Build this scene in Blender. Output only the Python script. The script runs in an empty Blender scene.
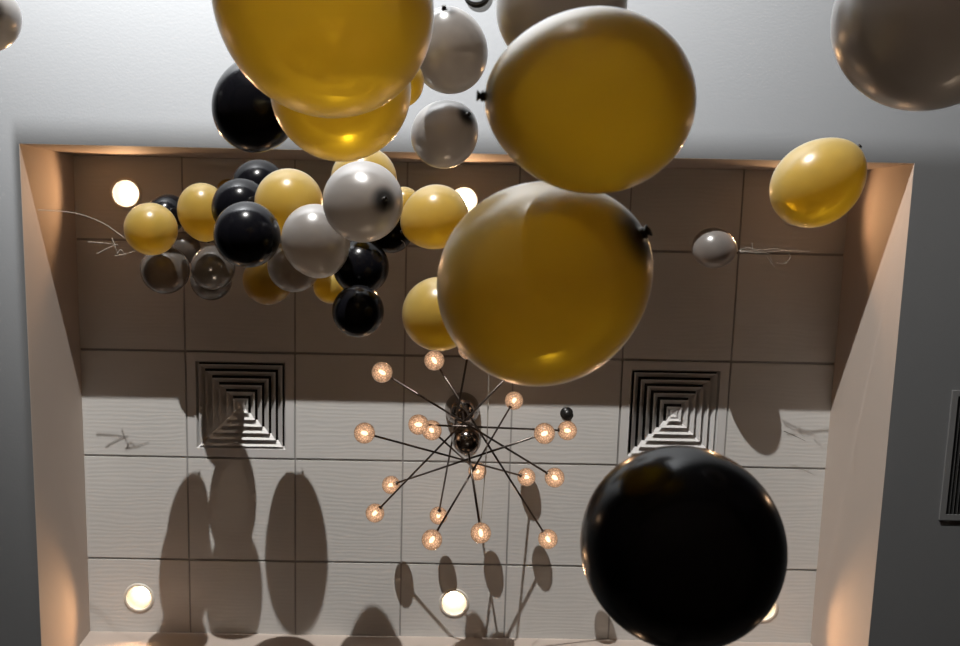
import bpy, bmesh, math, random
from mathutils import Vector, Matrix

random.seed(7)
S = bpy.context.scene
COL = S.collection
PI = math.pi
T = 0.6096          # two-foot ceiling tile
ZC = 6.5235         # tiled ceiling of the recess
ZO = 5.8592         # soffit around the recess
X0, X1 = 0.0251, 4.2415     # recess walls
Y0, Y1 = 0.1562, 2.8879
YO = 0.1233                 # upper lip of the recess
LIGHT = (1.09, -4.48, 3.627)  # the strong white lamp far behind

# ------------------------------------------------------------------ helpers
def link(name, me, mat=None, parent=None, smooth=True):
    o = bpy.data.objects.new(name, me)
    COL.objects.link(o)
    if mat is not None and len(me.materials) == 0:
        me.materials.append(mat)
    if smooth:
        for p in me.polygons:
            p.use_smooth = True
    if parent is not None:
        o.parent = parent
    return o

def bm_obj(name, bm, mat=None, parent=None, smooth=False):
    bmesh.ops.recalc_face_normals(bm, faces=bm.faces)
    me = bpy.data.meshes.new(name)
    bm.to_mesh(me); bm.free()
    return link(name, me, mat, parent, smooth)

def thing(name, label, cat, loc=(0, 0, 0), group=None):
    o = bpy.data.objects.new(name, None)
    COL.objects.link(o)
    o.empty_display_size = 0.05
    o.location = loc
    tag(o, label, cat, group)
    return o

def tag(o, label, cat, group=None):
    o['label'] = label; o['category'] = cat
    if group: o['group'] = group

def struct(o):
    o['kind'] = 'structure'
    return o

def box(bm, a, b):
    m = Matrix.Translation(((a[0]+b[0])/2, (a[1]+b[1])/2, (a[2]+b[2])/2)) @ Matrix.Diagonal((abs(b[0]-a[0]), abs(b[1]-a[1]), abs(b[2]-a[2]), 1))
    bmesh.ops.create_cube(bm, size=1, matrix=m)

def lathe(bm, prof, n=48, cap0=False, cap1=False, mat=Matrix.Identity(4)):
    """prof: list of (r, z); revolve about z"""
    rings = []
    for r, z in prof:
        if r < 1e-6:
            rings.append([bm.verts.new(mat @ Vector((0, 0, z)))])
        else:
            rings.append([bm.verts.new(mat @ Vector((r*math.cos(2*PI*i/n), r*math.sin(2*PI*i/n), z))) for i in range(n)])
    for a, b in zip(rings, rings[1:]):
        for i in range(n):
            j = (i+1) % n
            if len(a) == 1 and len(b) == 1: continue
            if len(a) == 1: bm.faces.new((a[0], b[i], b[j]))
            elif len(b) == 1: bm.faces.new((a[i], b[0], a[j]))
            else: bm.faces.new((a[i], b[i], b[j], a[j]))
    if cap0 and len(rings[0]) > 1: bm.faces.new(rings[0])
    if cap1 and len(rings[-1]) > 1: bm.faces.new(rings[-1])

def frame_to(d):
    """matrix whose z axis is d"""
    return Vector(d).normalized().to_track_quat('Z', 'Y').to_matrix().to_4x4()

def rod(bm, a, b, r, n=12, r2=None):
    a = Vector(a); b = Vector(b); d = b-a
    m = Matrix.Translation(a) @ frame_to(d)
    lathe(bm, [(r, 0), (r if r2 is None else r2, d.length)], n, True, True, m)

def tube(name, pts, r, mat, parent=None, taper_end=1.0):
    """smooth thin strand through the points, as a real mesh"""
    P = [Vector(p) for p in pts]
    Q = []
    for i in range(len(P)-1):
        p0 = P[max(i-1, 0)]; p1 = P[i]; p2 = P[i+1]; p3 = P[min(i+2, len(P)-1)]
        for k in range(6):
            t = k/6
            Q.append(0.5*((2*p1)+(p2-p0)*t+(2*p0-5*p1+4*p2-p3)*t*t+(3*p1-p0-3*p2+p3)*t**3))
    Q.append(P[-1])
    bm = bmesh.new(); prev = None; n = 6
    for i, q in enumerate(Q):
        d = (Q[min(i+1, len(Q)-1)]-Q[max(i-1, 0)])
        f = frame_to(d if d.length > 1e-9 else (0, 0, 1))
        rr = r*(1-(1-taper_end)*i/(len(Q)-1))
        ring = [bm.verts.new(q + (f @ Vector((rr*math.cos(2*PI*k/n), rr*math.sin(2*PI*k/n), 0)))) for k in range(n)]
        if prev:
            # least-twist match
            off = min(range(n), key=lambda s: sum((prev[k].co-ring[(k+s) % n].co).length for k in range(n)))
            ring = [ring[(k+off) % n] for k in range(n)]
            for k in range(n):
                bm.faces.new((prev[k], prev[(k+1) % n], ring[(k+1) % n], ring[k]))
        else:
            bm.faces.new(ring)
        prev = ring
    bm.faces.new(prev)
    return bm_obj(name, bm, mat, parent, True)

# ---------------------------------------------------------------- materials
def mat_new(name):
    m = bpy.data.materials.new(name); m.use_nodes = True
    nt = m.node_tree; nt.nodes.clear()
    return m, nt, nt.nodes.new, nt.links.new

def principled(name, col, rough=0.6, metal=0.0, spec=0.5, bump=None, var=0.0, var_scale=3.0, coat=0.0):
    m, nt, N, L = mat_new(name)
    out = N('ShaderNodeOutputMaterial'); p = N('ShaderNodeBsdfPrincipled')
    p.inputs['Base Color'].default_value = (*col, 1); p.inputs['Roughness'].default_value = rough
    p.inputs['Metallic'].default_value = metal; p.inputs['Specular IOR Level'].default_value = spec
    p.inputs['Coat Weight'].default_value = coat
    L(p.outputs[0], out.inputs[0])
    tc = N('ShaderNodeTexCoord')
    if var:
        nz = N('ShaderNodeTexNoise'); nz.inputs['Scale'].default_value = var_scale; nz.inputs['Detail'].default_value = 4
        L(tc.outputs['Object'], nz.inputs['Vector'])
        mx = N('ShaderNodeMix'); mx.data_type = 'RGBA'
        mx.inputs[6].default_value = (*[c*(1-var) for c in col], 1); mx.inputs[7].default_value = (*[min(1, c*(1+var)) for c in col], 1)
        L(nz.outputs['Fac'], mx.inputs[0]); L(mx.outputs[2], p.inputs['Base Color'])
    if bump:
        kind, scale, dist = bump
        if kind == 'noise':
            t = N('ShaderNodeTexNoise'); t.inputs['Scale'].default_value = scale; t.inputs['Detail'].default_value = 6
        b = N('ShaderNodeBump'); b.inputs['Distance'].default_value = dist; b.inputs['Strength'].default_value = 1
        L(tc.outputs['Object'], t.inputs['Vector']); L(t.outputs['Fac'], b.inputs['Height']); L(b.outputs[0], p.inputs['Normal'])
    return m

def tile_mat():
    """off-white lay-in tile with a faint combed, wavy relief"""
    m, nt, N, L = mat_new('ceiling_tile')
    out = N('ShaderNodeOutputMaterial'); p = N('ShaderNodeBsdfPrincipled')
    p.inputs['Roughness'].default_value = 0.85; p.inputs['Specular IOR Level'].default_value = 0.2
    tc = N('ShaderNodeTexCoord')
    mp = N('ShaderNodeMapping'); mp.inputs['Scale'].default_value = (0.30, 1.0, 1.0)
    L(tc.outputs['Object'], mp.inputs['Vector'])
    w = N('ShaderNodeTexWave'); w.wave_type = 'BANDS'; w.bands_direction = 'Y'
    w.inputs['Scale'].default_value = 13; w.inputs['Distortion'].default_value = 11
    w.inputs['Detail'].default_value = 3; w.inputs['Detail Scale'].default_value = 0.55
    L(mp.outputs[0], w.inputs['Vector'])
    nz = N('ShaderNodeTexNoise'); nz.inputs['Scale'].default_value = 60; nz.inputs['Detail'].default_value = 5
    L(tc.outputs['Object'], nz.inputs['Vector'])
    ad = N('ShaderNodeMath'); ad.operation = 'MULTIPLY_ADD'; ad.inputs[1].default_value = 0.35
    L(nz.outputs['Fac'], ad.inputs[0]); L(w.outputs['Fac'], ad.inputs[2])
    b = N('ShaderNodeBump'); b.inputs['Distance'].default_value = 0.00035; b.inputs['Strength'].default_value = 1
    L(ad.outputs[0], b.inputs['Height']); L(b.outputs[0], p.inputs['Normal'])
    n2 = N('ShaderNodeTexNoise'); n2.inputs['Scale'].default_value = 2.2; n2.inputs['Detail'].default_value = 3
    L(tc.outputs['Object'], n2.inputs['Vector'])
    mx = N('ShaderNodeMix'); mx.data_type = 'RGBA'
    mx.inputs[6].default_value = (0.58, 0.57, 0.55, 1); mx.inputs[7].default_value = (0.66, 0.65, 0.63, 1)
    L(n2.outputs['Fac'], mx.inputs[0]); L(mx.outputs[2], p.inputs['Base Color'])
    L(p.outputs[0], out.inputs[0])
    return m

def balloon_mat(name, col, trans_col, body, trans, haze, clear, rough, rim, rimcol, coat_spec=1.0, metal=0.0):
    """Thin inflated latex: pigmented skin that scatters light through itself, with a glossy outside.
    body/trans/haze/clear: shares of reflecting pigment, diffuse transmission, blurred see-through and clear see-through.
    Towards the outline the eye looks through more rubber, so it is denser and pearlier there."""
    m, nt, N, L = mat_new(name)
    out = N('ShaderNodeOutputMaterial')
    lw = N('ShaderNodeLayerWeight'); lw.inputs['Blend'].default_value = 0.35
    lw2 = N('ShaderNodeLayerWeight'); lw2.inputs['Blend'].default_value = 0.25
    tc = N('ShaderNodeTexCoord'); sp = N('ShaderNodeSeparateXYZ'); L(tc.outputs['Object'], sp.inputs[0])
    # neck: thicker, darker rubber near the knot (local +z)
    nk = N('ShaderNodeMapRange'); nk.inputs['From Min'].default_value = 1.04; nk.inputs['From Max'].default_value = 1.16
    nk.inputs['To Min'].default_value = 0; nk.inputs['To Max'].default_value = 1; nk.interpolation_type = 'SMOOTHSTEP'
    L(sp.outputs['Z'], nk.inputs['Value'])
    cm = N('ShaderNodeMix'); cm.data_type = 'RGBA'
    cm.inputs[6].default_value = (*col, 1); cm.inputs[7].default_value = (*rimcol, 1)
    rm = N('ShaderNodeMath'); rm.operation = 'MULTIPLY'; rm.inputs[1].default_value = rim
    L(lw.outputs['Facing'], rm.inputs[0]); L(rm.outputs[0], cm.inputs[0])
    cn = N('ShaderNodeMix'); cn.data_type = 'RGBA'
    cn.inputs[7].default_value = (*[c*0.10 for c in col], 1)
    L(nk.outputs[0], cn.inputs[0]); L(cm.outputs[2], cn.inputs[6])
    d = N('ShaderNodeBsdfDiffuse'); L(cn.outputs[2], d.inputs['Color'])
    tr = N('ShaderNodeBsdfTranslucent'); tr.inputs['Color'].default_value = (*trans_col, 1)
    cur = d.outputs[0]; tot = body
    def add(share, node, cur, tot, edge=1.0):
        tot2 = tot + share
        mx = N('ShaderNodeMixShader')
        fac = N('ShaderNodeMapRange'); fac.inputs['From Min'].default_value = 0.15; fac.inputs['From Max'].default_value = 0.95
        fac.inputs['To Min'].default_value = share/tot2; fac.inputs['To Max'].default_value = share/tot2*edge
        L(lw2.outputs['Facing'], fac.inputs['Value'])
        inv = N('ShaderNodeMath'); inv.operation = 'SUBTRACT'; inv.inputs[0].default_value = 1; L(nk.outputs[0], inv.inputs[1])
        mu = N('ShaderNodeMath'); mu.operation = 'MULTIPLY'; L(fac.outputs[0], mu.inputs[0]); L(inv.outputs[0], mu.inputs[1])
        L(mu.outputs[0], mx.inputs[0]); L(cur, mx.inputs[1]); L(node.outputs[0], mx.inputs[2])
        return mx.outputs[0], tot2
    if trans: cur, tot = add(trans, tr, cur, tot, 0.8)
    if haze:
        rf = N('ShaderNodeBsdfRefraction'); rf.inputs['IOR'].default_value = 1.06; rf.inputs['Roughness'].default_value = 0.62
        rf.inputs['Color'].default_value = (*[min(1, c*1.25) for c in trans_col], 1)
        cur, tot = add(haze, rf, cur, tot, 0.5)
    if clear:
        tp = N('ShaderNodeBsdfTransparent'); tp.inputs['Color'].default_value = (*[min(1, c*1.15) for c in trans_col], 1)
        cur, tot = add(clear, tp, cur, tot, 0.15)
    g = N('ShaderNodeBsdfGlossy'); g.inputs['Roughness'].default_value = rough
    g.inputs['Color'].default_value = (1, 1, 1, 1)
    fr = N('ShaderNodeFresnel'); fr.inputs['IOR'].default_value = 1.0+0.5*coat_spec
    if metal:
        ml = N('ShaderNodeMath'); ml.operation = 'ADD'; ml.inputs[1].default_value = metal; ml.use_clamp = True
        L(fr.outputs[0], ml.inputs[0]); fo = ml.outputs[0]
    else: fo = fr.outputs[0]
    mg = N('ShaderNodeMixShader'); L(fo, mg.inputs[0]); L(cur, mg.inputs[1]); L(g.outputs[0], mg.inputs[2])
    L(mg.outputs[0], out.inputs[0])
    return m

def emit_mat(name, col, strength):
    m, nt, N, L = mat_new(name)
    out = N('ShaderNodeOutputMaterial'); e = N('ShaderNodeEmission')
    e.inputs[0].default_value = (*col, 1); e.inputs[1].default_value = strength
    L(e.outputs[0], out.inputs[0]); return m

def globe_mat():
    """crackled, lightly frosted glass globe lit by its bulb"""
    m, nt, N, L = mat_new('crackle_glass')
    out = N('ShaderNodeOutputMaterial')
    tc = N('ShaderNodeTexCoord')
    v = N('ShaderNodeTexVoronoi'); v.feature = 'DISTANCE_TO_EDGE'; v.inputs['Scale'].default_value = 85
    L(tc.outputs['Object'], v.inputs['Vector'])
    r = N('ShaderNodeMapRange'); r.inputs['From Max'].default_value = 0.22; r.inputs['To Min'].default_value = 0.35; r.inputs['To Max'].default_value = 1.0
    L(v.outputs['Distance'], r.inputs['Value'])
    e = N('ShaderNodeEmission'); e.inputs[0].default_value = (1.0, 0.57, 0.33, 1)
    lw = N('ShaderNodeLayerWeight'); lw.inputs[0].default_value = 0.5
    fm = N('ShaderNodeMapRange'); fm.inputs['To Min'].default_value = GLOBE_E*1.25; fm.inputs['To Max'].default_value = GLOBE_E*0.45
    L(lw.outputs['Facing'], fm.inputs['Value'])
    mu = N('ShaderNodeMath'); mu.operation = 'MULTIPLY'; L(fm.outputs[0], mu.inputs[0]); L(r.outputs[0], mu.inputs[1]); L(mu.outputs[0], e.inputs[1])
    tp = N('ShaderNodeBsdfTransparent'); tp.inputs[0].default_value = (0.95, 0.85, 0.75, 1)
    mx = N('ShaderNodeMixShader'); mx.inputs[0].default_value = 0.35
    L(e.outputs[0], mx.inputs[1]); L(tp.outputs[0], mx.inputs[2])
    g = N('ShaderNodeBsdfGlossy'); g.inputs['Roughness'].default_value = 0.1
    fr = N('ShaderNodeFresnel'); fr.inputs[0].default_value = 1.45
    m2 = N('ShaderNodeMixShader'); L(fr.outputs[0], m2.inputs[0]); L(mx.outputs[0], m2.inputs[1]); L(g.outputs[0], m2.inputs[2])
    L(m2.outputs[0], out.inputs[0]); return m
GLOBE_E = 1.1

M = {
 'tile': tile_mat(),
 'soffit': principled('soffit_paint', (0.155, 0.158, 0.161), 0.8, spec=0.2, bump=('noise', 90, 0.0004)),
 'recess': principled('recess_wall_paint', (0.48, 0.41, 0.36), 0.75, spec=0.25, bump=('noise', 70, 0.0004)),
 'void': principled('plenum_black', (0.02, 0.02, 0.02), 0.9),
 'grid': principled('grid_metal', (0.35, 0.34, 0.33), 0.5),
 'vent': principled('vent_white_enamel', (0.62, 0.61, 0.60), 0.45),
 'grille': principled('grille_grey_enamel', (0.17, 0.17, 0.17), 0.5),
 'trim': principled('downlight_trim_enamel', (0.75, 0.70, 0.62), 0.4),
 'can': principled('downlight_reflector', (0.22, 0.19, 0.14), 0.35, metal=0.3),
 'bulb': emit_mat('downlight_bulb', (1.0, 0.80, 0.58), 18),
 'gbulb': emit_mat('globe_bulb', (1.0, 0.70, 0.42), 7),
 'globe': globe_mat(),
 'chrome': principled('dark_chrome', (0.32, 0.29, 0.27), 0.12, metal=1.0),
 'rodm': principled('dark_nickel_rod', (0.09, 0.075, 0.065), 0.28, metal=0.8),
 'blackfit': principled('black_fitting', (0.01, 0.01, 0.01), 0.35),
 'ribbon': principled('curling_ribbon', (0.42, 0.38, 0.33), 0.35),
 'knotd': principled('dark_rubber_knot', (0.015, 0.010, 0.006), 0.5),
 'floor': principled('hall_carpet', (0.06, 0.04, 0.028), 0.95, var=0.3, var_scale=6, bump=('noise', 200, 0.002)),
 'wall': principled('hall_wall_paint', (0.06, 0.05, 0.042), 0.85),
 'gold': balloon_mat('gold_latex', (0.52, 0.375, 0.085), (0.93, 0.67, 0.13), 0.44, 0.38, 0.0, 0.16, 0.30, 0.45, (0.80, 0.68, 0.42), 0.85),
 'silver': balloon_mat('silver_latex', (0.21, 0.198, 0.19), (0.80, 0.70, 0.60), 0.62, 0.28, 0.0, 0.10, 0.28, 0.7, (0.55, 0.52, 0.50), 1.0, 0.05),
 'clear': balloon_mat('clear_silver_latex', (0.075, 0.067, 0.06), (0.80, 0.72, 0.64), 0.64, 0.08, 0.0, 0.28, 0.22, 0.5, (0.22, 0.20, 0.185), 0.9, 0.03),
 'black': balloon_mat('black_latex', (0.0035, 0.0035, 0.005), (0.01, 0.01, 0.01), 1.0, 0, 0, 0, 0.20, 0.2, (0.02, 0.02, 0.022), 0.6),
}

P_DOWN, P_KEY, P_WASH, P_HALL = 14, 2000, 20500, 22
BALLOONS = [
    ('gold', (1.738, -0.070, 3.293), 0.2068, (-0.644, -0.710, 0.284), 1.05, 'huge gold balloon cut off by the top edge of the photo, left of centre'),
    ('gold', (2.157, 0.162, 2.607), 0.1151, (-1.000, -0.031, -0.004), 1.05, 'large gold balloon, its dark knot pointing left beside the oval silver balloon'),
    ('gold', (2.111, 0.411, 2.752), 0.1472, (0.736, -0.471, -0.486), 1.0, 'large gold balloon just above the chandelier, dark knot at its right edge'),
    ('black', (2.309, 0.760, 2.637), 0.1393, (0.113, 0.335, 0.935), 1.0, 'huge glossy black balloon at lower right, the biggest black one'),
    ('gold', (3.046, 0.246, 4.070), 0.1165, (0.736, -0.676, 0.042), 1.12, 'egg-shaped gold balloon at upper right with a downlight glowing through it'),
    ('gold', (1.726, 0.045, 3.762), 0.1726, (-0.002, -0.446, 0.895), 1.03, 'big gold balloon partly behind the huge one cut off at the top'),
    ('black', (1.405, 0.041, 4.373), 0.1337, (0.169, -0.852, 0.495), 1.08, 'black balloon peeking out left of the two biggest overlapping gold ones'),
    ('silver', (2.006, -0.148, 4.495), 0.1222, (-0.152, -0.811, -0.565), 1.05, 'oval silver balloon with a dark knot at its top, near the top edge'),
    ('silver', (1.995, 0.102, 4.660), 0.1132, (0.586, -0.475, -0.656), 1.0, 'small round silver balloon under the oval silver one, knot at upper right'),
    ('silver', (2.223, -0.114, 3.476), 0.1393, (-0.009, -0.702, 0.712), 1.05, 'silver balloon cut off at the top, behind the knot-left gold one'),
    ('silver', (2.704, 0.001, 2.867), 0.1385, (0.374, -0.829, 0.414), 1.0, 'large dim silver balloon in the upper right corner'),
    ('silver', (0.557, -0.214, 4.421), 0.1057, (0.556, -0.032, -0.831), 1.1, 'silver balloon cut off by the left edge, at the top left corner'),
    ('gold', (1.848, -0.031, 4.277), 0.0780, (-0.001, -0.398, 0.917), 1.0, 'sliver of a gold balloon behind the huge gold one, left of the oval silver one'),
    ('gold', (1.687, 0.260, 5.166), 0.1316, (-0.001, -0.398, 0.917), 1.0, 'gold balloon hidden behind the top of the biggest cluster silver balloon'),
    ('gold', (1.841, 0.353, 5.436), 0.0686, (0.020, 0.650, 0.760), 1.0, 'tiny gold balloon between the knotted silver one and the orange-lit gold one'),
    ('gold', (1.977, 0.399, 5.141), 0.1276, (-0.880, 0.405, 0.250), 1.0, 'orange-lit gold balloon overlapping the top middle downlight'),
    ('gold', (1.992, 0.728, 4.700), 0.1321, (-0.092, 0.359, 0.929), 1.0, 'gold balloon half hidden behind the large gold one above the chandelier'),
    ('silver', (1.713, 0.338, 4.750), 0.1441, (0.538, -0.086, -0.838), 0.92, 'largest silver balloon of the cluster, dark knot facing the viewer'),
    ('silver', (1.517, 0.492, 4.995), 0.1306, (0.183, 0.833, 0.523), 1.06, 'grey silver egg-shaped balloon in the middle of the cluster'),
    ('gold', (1.382, 0.358, 5.213), 0.1376, (-0.092, 0.359, 0.929), 1.0, 'pale gold balloon at the top of the cluster, above the grey silver one'),
    ('black', (1.278, 0.469, 4.867), 0.1220, (0.318, 0.426, 0.847), 0.96, 'largest black balloon of the cluster, left of the grey silver one'),
    ('black', (1.153, 0.387, 5.388), 0.1228, (-0.285, 0.438, 0.852), 1.0, "black balloon just behind the top of the cluster's largest black one"),
    ('black', (1.184, 0.304, 5.641), 0.1258, (0.219, -0.073, 0.973), 1.0, 'black balloon at the top left of the cluster, left of the pale gold one'),
    ('gold', (0.936, 0.411, 5.621), 0.1121, (0.079, 0.948, 0.309), 1.1, "tall gold balloon at the cluster's left, between round gold and black ones"),
    ('gold', (0.936, 0.322, 6.150), 0.0553, (0.016, 0.359, 0.933), 1.0, "tiny gold balloon peeking out right of the cluster's tall gold one"),
    ('gold', (0.734, 0.491, 5.512), 0.1139, (0.017, 0.453, 0.891), 1.0, 'small round gold balloon at the far left end of the cluster'),
    ('black', (0.738, 0.437, 5.735), 0.0875, (0.328, -0.568, 0.755), 1.1, 'small black balloon behind the far left gold one, right by the downlight'),
    ('silver', (0.718, 0.695, 5.772), 0.1125, (0.227, 0.346, 0.910), 0.98, 'clear silver balloon hanging below the far left gold one'),
    ('silver', (0.911, 0.694, 5.908), 0.1063, (0.105, -0.399, 0.911), 0.98, 'clear silver balloon at the lower left of the largest cluster black one'),
    ('silver', (0.849, 0.776, 6.130), 0.1042, (0.327, 0.237, 0.915), 0.98, 'clear silver balloon mostly behind another, lowest of the clear ones'),
    ('silver', (0.710, 0.618, 6.150), 0.0837, (0.123, 0.355, 0.927), 1.0, 'small silver balloon squeezed behind the round gold and tall gold ones'),
    ('gold', (1.186, 0.740, 5.850), 0.1196, (-0.207, 0.042, 0.978), 1.0, "shaded gold balloon under the cluster's largest black one"),
    ('silver', (1.395, 0.618, 5.261), 0.1077, (0.327, 0.237, 0.915), 1.0, 'pinkish silver balloon under the grey silver egg-shaped one'),
    ('gold', (1.538, 0.709, 5.360), 0.0746, (0.123, 0.252, 0.960), 1.0, 'small shaded gold balloon left of the lower black balloons'),
    ('black', (1.677, 0.609, 5.189), 0.1139, (0.229, 0.246, 0.942), 1.0, 'middle black balloon below the knotted silver one, above the lowest black'),
    ('black', (1.491, 0.623, 5.546), 0.1200, (0.229, 0.246, 0.942), 1.0, "black balloon mostly hidden behind the grey silver one's right edge"),
    ('black', (1.680, 0.766, 5.011), 0.1015, (0.223, 0.439, 0.870), 0.96, 'lowest black balloon of the cluster, hanging alone at the bottom'),
    ('black', (1.792, 0.467, 5.315), 0.0920, (0.223, 0.439, 0.870), 1.0, 'black balloon between the knotted silver one and orange-lit gold one'),
    ('silver', (3.379, 0.558, 6.080), 0.1030, (0.984, 0.168, 0.062), 1.0, 'small lone silver balloon with tattered ribbons at the right of the ceiling'),
]
GLOBES = {
    'b1': (1.744, 1.149, 5.700),
    'b2': (1.989, 1.110, 5.820),
    'b3': (1.669, 1.425, 5.630),
    'b4': (1.919, 1.411, 5.750),
    'b5': (1.983, 1.451, 5.800),
    'b6': (2.421, 1.399, 6.240),
    'b7': (2.509, 1.411, 5.630),
    'b8': (2.670, 1.488, 5.980),
    'b9': (2.504, 1.825, 6.260),
    'b10': (2.597, 1.694, 5.850),
    'b11': (2.236, 1.788, 6.230),
    'b12': (1.774, 1.876, 6.240),
    'b13': (1.700, 1.966, 6.050),
    'b14': (2.035, 2.080, 6.340),
    'b15': (1.994, 1.940, 5.630),
    'b16': (2.225, 1.902, 5.630),
    'b17': (2.576, 2.013, 5.850),
    'b18': (2.399, 1.087, 5.700),
    'b19': (2.144, 1.012, 5.600),
}

# ------------------------------------------------------------------ setting
# tiled ceiling of the recess: one continuous ceiling, each tile a slightly uneven slab with a recessed joint
VENTS = [(1, 2), (5, 2)]
LAMPS = [(0.304, 0.357), (2.138, 0.357), (3.945, 0.366), (0.315, 2.675), (2.140, 2.675), (3.945, 2.675)]
CAN_R = 0.074
def ceiling():
    bm = bmesh.new(); rnd = random.Random(3)
    for i in range(0, 7):
        for j in range(0, 5):
            if (i, j) in VENTS: continue
            xa, xb = max(i*T, X0), min((i+1)*T, X1)
            ya, yb = max(j*T, Y0), min((j+1)*T, Y1)
            gx, gy = 0.0050, 0.0072
            xa += gx if i > 0 else 0.002; xb -= gx if i < 6 else 0.002
            ya += gy if j > 0 else 0.002; yb -= gy if j < 4 else 0.002
            dz = [rnd.uniform(-0.0016, 0.0016) for _ in range(4)]
            def zz(x, y):
                u = (x-xa)/(xb-xa); v = (y-ya)/(yb-ya)
                return ZC + (dz[0]*(1-u)+dz[1]*u)*(1-v) + (dz[2]*(1-u)+dz[3]*u)*v
            lamp = [l for l in LAMPS if xa < l[0] < xb and ya < l[1] < yb]
            n = 64
            if lamp:
                lx, ly = lamp[0]
                def outp(k):
                    a = 2*PI*k/n; c, s = math.cos(a), math.sin(a); t = 1e9
                    if c > 1e-9: t = min(t, (xb-lx)/c)
                    if c < -1e-9: t = min(t, (xa-lx)/c)
                    if s > 1e-9: t = min(t, (yb-ly)/s)
                    if s < -1e-9: t = min(t, (ya-ly)/s)
                    return lx+t*c, ly+t*s
                pts = [outp(k) for k in range(n)]
                for cx_, cy_ in ((xa, ya), (xb, ya), (xa, yb), (xb, yb)):
                    k = min(range(n), key=lambda q: (pts[q][0]-cx_)**2+(pts[q][1]-cy_)**2); pts[k] = (cx_, cy_)
                inn = [(lx+CAN_R*math.cos(2*PI*k/n), ly+CAN_R*math.sin(2*PI*k/n)) for k in range(n)]
                vo = [bm.verts.new((x, y, zz(x, y))) for x, y in pts]; vi = [bm.verts.new((x, y, zz(x, y))) for x, y in inn]
                vt = [bm.verts.new((x, y, ZC+0.016)) for x, y in pts]; vj = [bm.verts.new((x, y, ZC+0.016)) for x, y in inn]
                for k in range(n):
                    q = (k+1) % n
                    bm.faces.new((vo[k], vo[q], vi[q], vi[k])); bm.faces.new((vt[k], vt[q], vo[q], vo[k])); bm.faces.new((vi[k], vi[q], vj[q], vj[k]))
            else:
                lo = [bm.verts.new((x, y, zz(x, y))) for x, y in ((xa, ya), (xb, ya), (xb, yb), (xa, yb))]
                hi = [bm.verts.new((x, y, ZC+0.016)) for x, y in ((xa, ya), (xb, ya), (xb, yb), (xa, yb))]
                bm.faces.new(lo)
                for k in range(4): bm.faces.new((lo[k], lo[(k+1) % 4], hi[(k+1) % 4], hi[k]))
    bmesh.ops.recalc_face_normals(bm, faces=bm.faces)
    o = bm_obj('ceiling', bm, M['tile']); struct(o)
    # the metal grid the tiles lie in, seen in the joints
    bm = bmesh.new()
    for i in range(1, 7): box(bm, (i*T-0.012, Y0, ZC+0.005), (i*T+0.012, Y1, ZC+0.010))
    for j in range(1, 5): box(bm, (X0, j*T-0.012, ZC+0.0095), (X1, j*T+0.012, ZC+0.0145))
    struct(bm_obj('trim_1', bm, M['grid']))
    # narrow dark shadow gap round the edge is closed above by the plenum lid
    bm = bmesh.new(); box(bm, (X0-0.25, Y0-0.25, ZC+0.22), (X1+0.25, Y1+0.25, ZC+0.24))
    struct(bm_obj('trim_2', bm, M['void']))
ceiling()

RX0, RX1, RY0, RY1 = -5.0, 9.0, -6.5, 7.5
def slab(name, bounds, z0, z1, mat):
    bm = bmesh.new(); box(bm, (bounds[0], bounds[2], z0), (bounds[1], bounds[3], z1)); return struct(bm_obj(name, bm, mat))
# soffit as one ring with the recess opening in it
bm = bmesh.new()
OX = [RX0, X0, X1, RX1]; OY = [RY0, YO, Y1, RY1]
for i in range(3):
    for j in range(3):
        if (i, j) == (1, 1): continue
        v = [bm.verts.new((x, y, ZO)) for x, y in ((OX[i], OY[j]), (OX[i+1], OY[j]), (OX[i+1], OY[j+1]), (OX[i], OY[j+1]))]
        bm.faces.new(v)
bmesh.ops.remove_doubles(bm, verts=bm.verts, dist=1e-4)
r = bmesh.ops.extrude_face_region(bm, geom=list(bm.faces))
for v in [g for g in r['geom'] if isinstance(g, bmesh.types.BMVert)]: v.co.z += 0.03
struct(bm_obj('ceiling_soffit', bm, M['soffit']))
# the four faces of the recess (the upper one leans back a little)
def quadwall(name, p, off):
    bm = bmesh.new(); a = [bm.verts.new(Vector(q)) for q in p]; b = [bm.verts.new(Vector(q)+Vector(off)) for q in p]
    bm.faces.new(a); bm.faces.new(b[::-1])
    for k in range(4): bm.faces.new((a[k], b[k], b[(k+1) % 4], a[(k+1) % 4]))
    return struct(bm_obj(name, bm, M['recess']))
zt = ZC+0.21; zb = ZO+0.0005; e_ = 0.002
quadwall('wall_recess_left', [(X0+e_, YO, zb), (X0+e_, Y1, zb), (X0+e_, Y1, zt), (X0+e_, YO, zt)], (-0.03, 0, 0))
quadwall('wall_recess_right', [(X1-e_, YO, zb), (X1-e_, Y1, zb), (X1-e_, Y1, zt), (X1-e_, YO, zt)], (0.03, 0, 0))
quadwall('wall_recess_back', [(X0, YO+e_, zb), (X1, YO+e_, zb), (X1, Y0+0.010, zt), (X0, Y0+0.010, zt)], (0, -0.03, 0))
quadwall('wall_recess_front', [(X0, Y1-e_, zb), (X1, Y1-e_, zb), (X1, Y1-e_, zt), (X0, Y1-e_, zt)], (0, 0.03, 0))
# the hall below
slab('floor', (RX0, RX1, RY0, RY1), -0.05, 0, M['floor'])
slab('wall_left', (RX0-0.1, RX0, RY0, RY1), 0, ZO, M['wall'])
slab('wall_right', (RX1, RX1+0.1, RY0, RY1), 0, ZO, M['wall'])
slab('wall_back', (RX0, RX1, RY0-0.1, RY0), 0, ZO, M['wall'])
slab('wall_front', (RX0, RX1, RY1, RY1+0.1), 0, ZO, M['wall'])

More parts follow.
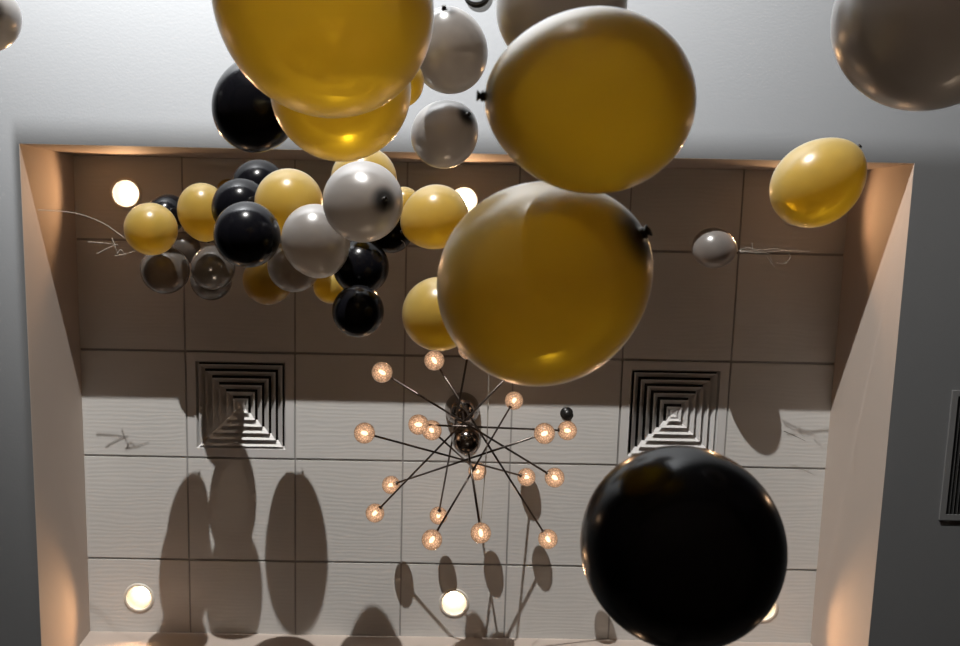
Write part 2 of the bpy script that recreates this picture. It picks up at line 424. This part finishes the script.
# ---------------------------------------------------------------- diffusers
def square_ring(bm, h0, z0, h1, z1, t=0.0025):
    """sloping square louvre blade between half-widths h0 (at z0) and h1 (at z1)"""
    def sq(h, z): return [bm.verts.new((sx*h, sy*h, z)) for sx, sy in ((-1, -1), (1, -1), (1, 1), (-1, 1))]
    a, b = sq(h0, z0), sq(h1, z1); c, d = sq(h0, z0+t), sq(h1, z1+t)
    for k in range(4):
        q = (k+1) % 4
        bm.faces.new((a[k], a[q], b[q], b[k])); bm.faces.new((d[k], d[q], c[q], c[k]))
        bm.faces.new((c[k], c[q], a[q], a[k])); bm.faces.new((b[k], b[q], d[q], d[k]))
def diffuser(cx, cy, label):
    t = thing('ceiling_vent', label, 'vent', (cx, cy, ZC), 'square ceiling vents in the recess')
    bm = bmesh.new(); h = T/2-0.006; hi = 0.238
    square_ring(bm, h, 0.0, hi+0.012, -0.001); square_ring(bm, hi+0.012, -0.001, hi, 0.030)
    square_ring(bm, h, 0.0, h, 0.014)
    bm_obj('frame', bm, M['vent'], t)
    hw = hi-0.004
    for k in range(6):
        bm = bmesh.new()
        o = hw - k*0.0385
        square_ring(bm, o, -0.004, o-0.030, 0.030)
        bm_obj('louvre', bm, M['vent'], t)
    bm = bmesh.new(); square_ring(bm, 0.020, 0.004, 0.001, 0.016); bm_obj('centre_cap', bm, M['vent'], t)
    bm = bmesh.new(); box(bm, (-h, -h, 0.10), (h, h, 0.104))
    for sx, sy in ((1, 0), (-1, 0), (0, 1), (0, -1)):
        if sx: box(bm, (sx*h-0.002, -h, 0.014), (sx*h+0.002, h, 0.104))
        else: box(bm, (-h, sy*h-0.002, 0.014), (h, sy*h+0.002, 0.104))
    bm_obj('duct_box', bm, M['void'], t)
    return t
diffuser(1.5*T, 2.5*T, 'square white louvred ceiling vent on the left, half under a balloon shadow')
diffuser(5.5*T, 2.5*T, 'square white louvred ceiling vent on the right, touching the huge black balloon')

# return-air grille on the right soffit
g = thing('air_grille', 'grey return air grille of thin slats at the right edge', 'vent', (4.532, 1.215, ZO))
bm = bmesh.new(); W, H = 0.62, 0.662; f = 0.028
for a, b in (((0, 0), (f, H)), ((W-f, 0), (W, H)), ((f, 0), (W-f, f)), ((f, H-f), (W-f, H))):
    box(bm, (a[0], a[1], -0.012), (b[0], b[1], -0.0005))
bm_obj('frame', bm, M['grille'], g)
x = f+0.016
while x < W-f-0.004:
    bm = bmesh.new(); 
    v = [bm.verts.new(p) for p in ((x, f, -0.011), (x+0.0018, f, -0.011), (x+0.0078, f, -0.001), (x+0.006, f, -0.001))]
    w = [bm.verts.new(Vector(q.co)+Vector((0, H-2*f, 0))) for q in v]
    bm.faces.new(v); bm.faces.new(w[::-1])
    for k in range(4): bm.faces.new((v[k], v[(k+1) % 4], w[(k+1) % 4], w[k]))
    bm_obj('slat', bm, M['grille'], g); x += 0.0195
bm = bmesh.new(); box(bm, (f-0.002, f-0.002, -0.0009), (W-f+0.002, H-f+0.002, -0.0004)); bm_obj('backing', bm, M['void'], g)

# ---------------------------------------------------------------- downlights
DL = ['glowing round downlight in the top left tile, beside the far left gold balloon',
      'round downlight in the top row, half covered by the orange-lit gold balloon',
      'round downlight at top right, mostly behind the egg-shaped gold balloon',
      'glowing round downlight in the bottom left tile, beside the balloon shadows',
      'round downlight at bottom centre, below the chandelier, its inner rings showing',
      'round downlight at bottom right, peeking out beside the huge black balloon']
first = None
def make_downlight():
    t = thing('recessed_downlight', '', 'light', (0, 0, ZC), 'recessed downlights')
    bm = bmesh.new(); lathe(bm, [(CAN_R+0.014, 0.001), (CAN_R+0.013, -0.005), (CAN_R+0.002, -0.007), (CAN_R-0.002, -0.004), (CAN_R-0.003, 0.004)], 64)
    bm_obj('trim_ring', bm, M['trim'], t, True)
    bm = bmesh.new(); lathe(bm, [(CAN_R-0.003, 0.002), (CAN_R-0.006, 0.03), (CAN_R-0.010, 0.034), (CAN_R-0.014, 0.06), (CAN_R-0.020, 0.064), (CAN_R-0.026, 0.105), (0, 0.108)], 64)
    bm_obj('reflector', bm, M['can'], t, True)
    bm = bmesh.new(); lathe(bm, [(0, 0.036), (0.018, 0.038), (0.028, 0.044), (0.034, 0.053), (0.036, 0.064), (0.030, 0.093), (0.02, 0.107)], 48)
    bm_obj('bulb', bm, M['bulb'], t, True)
    return t
proto = make_downlight()
for k, (lx, ly) in enumerate(LAMPS):
    if k == 0: o = proto
    else:
        o = proto.copy(); COL.objects.link(o)
        for ch in list(proto.children):
            c = ch.copy(); COL.objects.link(c); c.parent = o
    o.location = (lx, ly, ZC); o['label'] = DL[k]
    ld = bpy.data.lights.new('downlight_beam', 'SPOT'); ld.energy = P_DOWN; ld.color = (1.0, 0.56, 0.27)
    ld.spot_size = math.radians(118); ld.spot_blend = 0.45; ld.shadow_soft_size = 0.035
    lo = bpy.data.objects.new('downlight_beam', ld); COL.objects.link(lo); lo.location = (lx, ly, ZC+0.030)

# ---------------------------------------------------------------- chandelier
CH = Vector((2.1585, 1.520, ZC))
ch = thing('sputnik_chandelier', 'starburst chandelier of thin rods tipped with glowing glass globes', 'chandelier', CH)
def loc(p): return Vector(p)-CH
bm = bmesh.new(); lathe(bm, [(0.0, -0.112), (0.03, -0.110), (0.060, -0.098), (0.080, -0.072), (0.094, -0.040), (0.098, 0.0)], 48)
bm_obj('canopy', bm, M['chrome'], ch, True)
bm = bmesh.new()
for k in range(12):
    a = 2*PI*k/12; rod(bm, (0.030*math.cos(a), 0.030*math.sin(a), -0.112), (0.080*math.cos(a), 0.080*math.sin(a), -0.074), 0.0035, 6)
bm_obj('canopy_ribs', bm, M['rodm'], ch, True)
bm = bmesh.new(); rod(bm, (0, 0, -0.10), (0, 0, -0.60), 0.005, 12); bm_obj('stem', bm, M['rodm'], ch, True)
bm = bmesh.new(); lathe(bm, [(0.0, -0.535), (0.03, -0.538), (0.060, -0.550), (0.073, -0.570), (0.075, -0.60), (0.070, -0.612), (0.070, -0.655)]+[(0.069*math.cos(a*PI/24), -0.660-0.060*math.sin(a*PI/24)) for a in range(0, 12)]+[(0, -0.720)], 48)
bm_obj('hub', bm, M['chrome'], ch, True)
bm = bmesh.new(); rod(bm, (0, 0, -0.715), (0, 0, -0.735), 0.008, 12); bm_obj('finial', bm, M['rodm'], ch, True)
PAIRS = [('b1', 'b10'), ('b2', 'b17'), ('b3', 'b9'), ('b12', 'b7'), ('b13', 'b18'), ('b4', 'b8'), ('b5', 'b11'), ('b6', 'b15'), ('b14', 'b19'), ('b16', None)]
bm = bmesh.new(); bmesh.ops.create_icosphere(bm, subdivisions=4, radius=0.0495)
globe_me = None
for a, b in PAIRS:
    pa = loc(GLOBES[a]); pb = loc(GLOBES[b]) if b else Vector((0.0, 0.0, -0.64))
    d = (pb-pa).normalized()
    bm2 = bmesh.new(); rod(bm2, pa+d*0.030, pb-d*(0.030 if b else 0), 0.0052, 12)
    bm_obj('rod', bm2, M['rodm'], ch, True)
    for p, s in ((pa, 1), (pb, -1)):
        if s == -1 and not b: continue
        if globe_me is None:
            g0 = bm_obj('globe', bm, M['globe'], ch, True); globe_me = g0.data; go = g0
            bb = bmesh.new(); bmesh.ops.create_uvsphere(bb, u_segments=16, v_segments=10, radius=0.013)
            bmesh.ops.scale(bb, vec=(0.8, 0.8, 1.5), verts=bb.verts)
            b0 = bm_obj('bulb', bb, M['gbulb'], go, True); bulb_me = b0.data; bo = b0
            cc = bmesh.new(); lathe(cc, [(0.0055, -0.052), (0.013, -0.047), (0.015, -0.035), (0.009, -0.020), (0.0, -0.018)], 20)
            c0 = bm_obj('socket', cc, M['rodm'], go, True); sock_me = c0.data; co = c0
        else:
            go = g0.copy(); COL.objects.link(go); go.parent = ch
            bo = b0.copy(); COL.objects.link(bo); bo.parent = go
            co = c0.copy(); COL.objects.link(co); co.parent = go
        go.location = p; go.rotation_mode = 'QUATERNION'
        go.rotation_quaternion = (-d*s).to_track_quat('Z', 'Y')

# tiny black fitting beside the chandelier
t = thing('sprinkler_head', 'tiny round black ceiling fitting above the chandelier\'s rightmost globe', 'sprinkler', (2.747, 1.531, ZC))
bm = bmesh.new(); lathe(bm, [(0.036, 0.0), (0.036, -0.006), (0.020, -0.010), (0.014, -0.030)], 32); bm_obj('escutcheon', bm, M['blackfit'], t, True)
bm = bmesh.new(); lathe(bm, [(0.014, -0.03), (0.012, -0.045), (0.030, -0.048), (0.031, -0.052), (0.0, -0.055)], 24); bm_obj('deflector', bm, M['blackfit'], t, True)

# round cover plate on the soffit, only its rim in the picture
t = thing('cover_plate', 'white round cover plate on the soffit, only its rim showing at the top edge', 'cover plate', (2.145, -0.615, ZO))
bm = bmesh.new(); lathe(bm, [(0.0655, 0.0), (0.0655, -0.005), (0.0638, -0.007)], 48); bm_obj('rim', bm, M['grid'], t, True)
bm = bmesh.new(); lathe(bm, [(0.0635, -0.0005), (0.062, -0.010), (0.055, -0.012), (0, -0.012)], 48); bm_obj('disc', bm, M['soffit'], t, True)

# ------------------------------------------------------------------ balloons
def balloon_mesh(name):
    """unit balloon: widest radius 1, neck towards +z"""
    bm = bmesh.new(); prof = []
    for k in range(0, 33):                      # back half: z from -1.02 to 0
        a = PI/2*k/32
        prof.append((math.sin(a), -1.02*math.cos(a)))
    n = 40
    for k in range(1, n+1):                     # front half tapering to the neck
        a = PI/2*(1-k/n); c = math.cos(a)
        r = math.sin(a)*(1-0.10*c*c); z = 1.165*c
        if r < 0.11: break
        prof.append((r, z))
    prof[0] = (0, -1.02)
    r0, z0 = prof[-1]
    prof += [(0.080, z0+0.005), (0.058, z0+0.016), (0.043, z0+0.034)]
    lathe(bm, prof, 72)
    bmesh.ops.recalc_face_normals(bm, faces=bm.faces)
    me = bpy.data.meshes.new(name); bm.to_mesh(me); bm.free()
    for p in me.polygons: p.use_smooth = True
    return me, z0+0.034
def knot_mesh(name, z):
    bm = bmesh.new()
    lathe(bm, [(0.036, z-0.02), (0.050, z-0.008), (0.056, z+0.006), (0.050, z+0.020), (0.034, z+0.027), (0.031, z+0.034),
               (0.042, z+0.044), (0.052, z+0.056), (0.053, z+0.062), (0.045, z+0.066), (0.025, z+0.055), (0, z+0.05)], 28)
    # the tie wraps unevenly
    rnd = random.Random(5)
    for v in bm.verts:
        a = math.atan2(v.co.y, v.co.x); k = 1+0.14*math.sin(2*a+1)+0.08*math.sin(5*a)
        v.co.x *= k; v.co.y *= k
    me = bpy.data.meshes.new(name); bm.to_mesh(me); bm.free()
    for p in me.polygons: p.use_smooth = True
    return me
SKIN = {}
for kind in ('gold', 'silver', 'clear', 'black'):
    me, zk = balloon_mesh(kind+'_balloon_skin'); me.materials.append(M[kind]); SKIN[kind] = me
KNOT = knot_mesh('balloon_knot', zk); KNOT.materials.append(M['knotd'])
GROUP = {'gold': 'gold balloons', 'silver': 'silver balloons', 'black': 'black balloons'}
bodies = []
for col, pos, rad, nd, el, label in BALLOONS:
    kind = 'clear' if (label.startswith('clear') or 'squeezed' in label or 'lone small' in label) else col
    o = bpy.data.objects.new('balloon', SKIN[kind]); COL.objects.link(o)
    o.location = pos; o.scale = (rad, rad, rad*el)
    o.rotation_mode = 'QUATERNION'; o.rotation_quaternion = Vector(nd).to_track_quat('Z', 'Y')
    tag(o, label, 'balloon', GROUP[col])
    kn = bpy.data.objects.new('knot', KNOT); COL.objects.link(kn); kn.parent = o
    bodies.append(o)

# ------------------------------------------------------------------ ribbons
t = thing('ribbon', 'pale thin ribbon trailing left from the far left gold balloon', 'ribbon', (0, 0, 0), 'ribbons')
tube('strand', [(0.199, 0.422, 5.62), (0.371, 0.432, 5.60), (0.503, 0.469, 5.56), (0.587, 0.507, 5.50), (0.657, 0.545, 5.462), (0.690, 0.553, 5.452)], 0.0014, M['ribbon'], t, 0.6)
t = thing('ribbon', 'tangled scrap of silvery ribbon below the top left downlight', 'ribbon', (0, 0, 0), 'ribbons')
for pts in ([(0.28, 0.587, 6.0), (0.358, 0.591, 6.0), (0.426, 0.599, 6.0)], [(0.398, 0.565, 6.0), (0.411, 0.604, 6.0), (0.425, 0.643, 6.0)],
            [(0.322, 0.645, 6.0), (0.377, 0.615, 6.0), (0.426, 0.594, 6.0)], [(0.42, 0.643, 6.0), (0.44, 0.623, 6.0), (0.464, 0.652, 6.0)],
            [(0.41, 0.653, 6.0), (0.464, 0.642, 6.0), (0.523, 0.621, 6.0)]):
    tube('strand', pts, 0.0024, M['ribbon'], t, 0.4)
t = thing('ribbon', 'short wisp of ribbon hanging below the orange-lit gold balloon', 'ribbon', (0, 0, 0), 'ribbons')
tube('strand', [(1.838, 0.500, 5.22), (1.851, 0.515, 5.26), (1.856, 0.548, 5.28)], 0.0014, M['ribbon'], t, 0.5)
t = thing('ribbon', 'tattered curly ribbon to the right of the lone small silver balloon', 'ribbon', (0, 0, 0), 'ribbons')
for pts in ([(3.500, 0.569, 6.03), (3.506, 0.571, 6.02), (3.556, 0.56, 6.02), (3.596, 0.569, 6.02), (3.637, 0.578, 6.02), (3.671, 0.637, 6.02)],
            [(3.500, 0.562, 6.04), (3.535, 0.55, 6.02), (3.595, 0.559, 6.02), (3.67, 0.552, 6.02), (3.725, 0.561, 6.02), (3.747, 0.591, 6.02), (3.72, 0.626, 6.02), (3.679, 0.617, 6.02)],
            [(3.553, 0.525, 6.02), (3.56, 0.56, 6.02), (3.582, 0.584, 6.02)],
            [(3.627, 0.588, 6.02), (3.65, 0.617, 6.02), (3.677, 0.647, 6.02)],
            [(3.500, 0.566, 6.05), (3.596, 0.574, 6.03), (3.695, 0.562, 6.03), (3.855, 0.563, 6.04)]):
    tube('strand', pts, 0.0015, M['ribbon'], t, 0.5)
t = thing('ribbon', 'long straight pale ribbon hanging past the chandelier from the large gold balloon', 'ribbon', (0, 0, 0), 'ribbons')
tube('strand', [(2.257, 1.060, 5.8), (2.253, 1.177, 5.8), (2.253, 1.495, 5.8), (2.242, 1.799, 5.8), (2.232, 1.955, 5.8)], 0.0025, M['ribbon'], t, 1.0)
t = thing('ribbon', 'dark thin ribbon sticking out near the shadow right of the right vent', 'ribbon', (0, 0, 0), 'ribbons')
tube('strand', [(3.943, 1.585, 6.42), (4.008, 1.612, 6.42), (4.069, 1.640, 6.42)], 0.0018, M['rodm'], t, 0.6)

# ------------------------------------------------------------------ lights
def spot(name, loc, target, power, col, size, blend, soft):
    ld = bpy.data.lights.new(name, 'SPOT'); ld.energy = power; ld.color = col
    ld.spot_size = math.radians(size); ld.spot_blend = blend; ld.shadow_soft_size = soft
    o = bpy.data.objects.new(name, ld); COL.objects.link(o); o.location = loc
    o.rotation_mode = 'QUATERNION'; o.rotation_quaternion = (Vector(target)-Vector(loc)).to_track_quat('-Z', 'Y')
    return o
spot('stage_lamp', LIGHT, (LIGHT[0]+0.13, LIGHT[1]+0.83, LIGHT[2]+0.53), P_KEY, (1.0, 0.98, 0.945), 94, 0.56, 0.022)
spot('soffit_washer', (0.0, -5.376, ZO-1.308), (0.197, -5.376+0.431, ZO-1.308+0.9022), P_WASH, (0.97, 0.985, 1.0), 112.8, 0.31, 0.002)  # added lamp out of view that brightens the soffit
# added unseen rig: its plate keeps the wash light out of the recess
fl = thing('added_flood_rig', 'added black rig on a stand out of view, its plate blocking soffit light from the recess', 'light', (0, -5.376, 0))
FZ = ZO-1.308
bm = bmesh.new(); box(bm, (0.0, 0.500, FZ-0.10), (0.41, 0.503, FZ+0.1201)); bm_obj('light_blocker', bm, M['blackfit'], fl)
bm = bmesh.new(); rod(bm, (0, 0, 0), (0, 0, FZ-0.22), 0.02, 16); bm_obj('pole', bm, M['blackfit'], fl, True)
bm = bmesh.new(); lathe(bm, [(0.0, FZ-0.22), (0.12, FZ-0.20), (0.15, FZ-0.12), (0.16, FZ-0.06)], 32); bm_obj('housing', bm, M['blackfit'], fl, True)
bm = bmesh.new(); rod(bm, (0.14, 0.02, FZ-0.12), (0.2, 0.500, FZ-0.09), 0.006, 10); bm_obj('arm', bm, M['blackfit'], fl, True)
bm = bmesh.new(); lathe(bm, [(0.30, 0.0), (0.30, 0.02), (0.05, 0.04), (0, 0.04)], 32); bm_obj('base', bm, M['blackfit'], fl, True)
for x, y in ((-1.5, 0.5), (-1.5, 4.5), (2.1, 5.0), (5.8, 0.5), (5.8, 4.5)):   # added fill spots for the hall, outside the frame
    spot('hall_fill_spot', (x, y, ZO-0.02), (x, y, 0), P_HALL, (1.0, 0.62, 0.36), 120, 0.6, 0.06)

w = bpy.data.worlds.new('hall_air'); S.world = w; w.use_nodes = True
w.node_tree.nodes['Background'].inputs[0].default_value = (1.0, 0.75, 0.55, 1); w.node_tree.nodes['Background'].inputs[1].default_value = 0.01

# ------------------------------------------------------------------- camera
cd = bpy.data.cameras.new('camera'); cam = bpy.data.objects.new('camera', cd); COL.objects.link(cam)
cd.sensor_width = 36; cd.lens = 35.0; cd.shift_x = 0.0444; cd.shift_y = 0.0005; cd.clip_start = 0.05
R = ((0.99973589, -0.02138163, -0.00842469), (0.01989737, 0.98874963, -0.1482507), (0.01149975, 0.14804392, 0.98891393))
cam.matrix_world = Matrix(((R[0][0], -R[1][0], -R[2][0], 1.9486), (R[0][1], -R[1][1], -R[2][1], 0.2683), (R[0][2], -R[1][2], -R[2][2], 1.4), (0, 0, 0, 1)))
cd.dof.use_dof = True; cd.dof.focus_distance = 4.6; cd.dof.aperture_fstop = 9.0
S.camera = cam

S.view_settings.view_transform = 'Standard'; S.view_settings.look = 'None'
S.view_settings.gamma = 1; S.view_settings.exposure = 0.0; S.view_settings.use_curve_mapping = False
try:
    S.cycles.use_denoising = True
    S.cycles.max_bounces = 10; S.cycles.transmission_bounces = 8; S.cycles.transparent_max_bounces = 16
    S.cycles.sample_clamp_indirect = 4.0
except Exception: pass
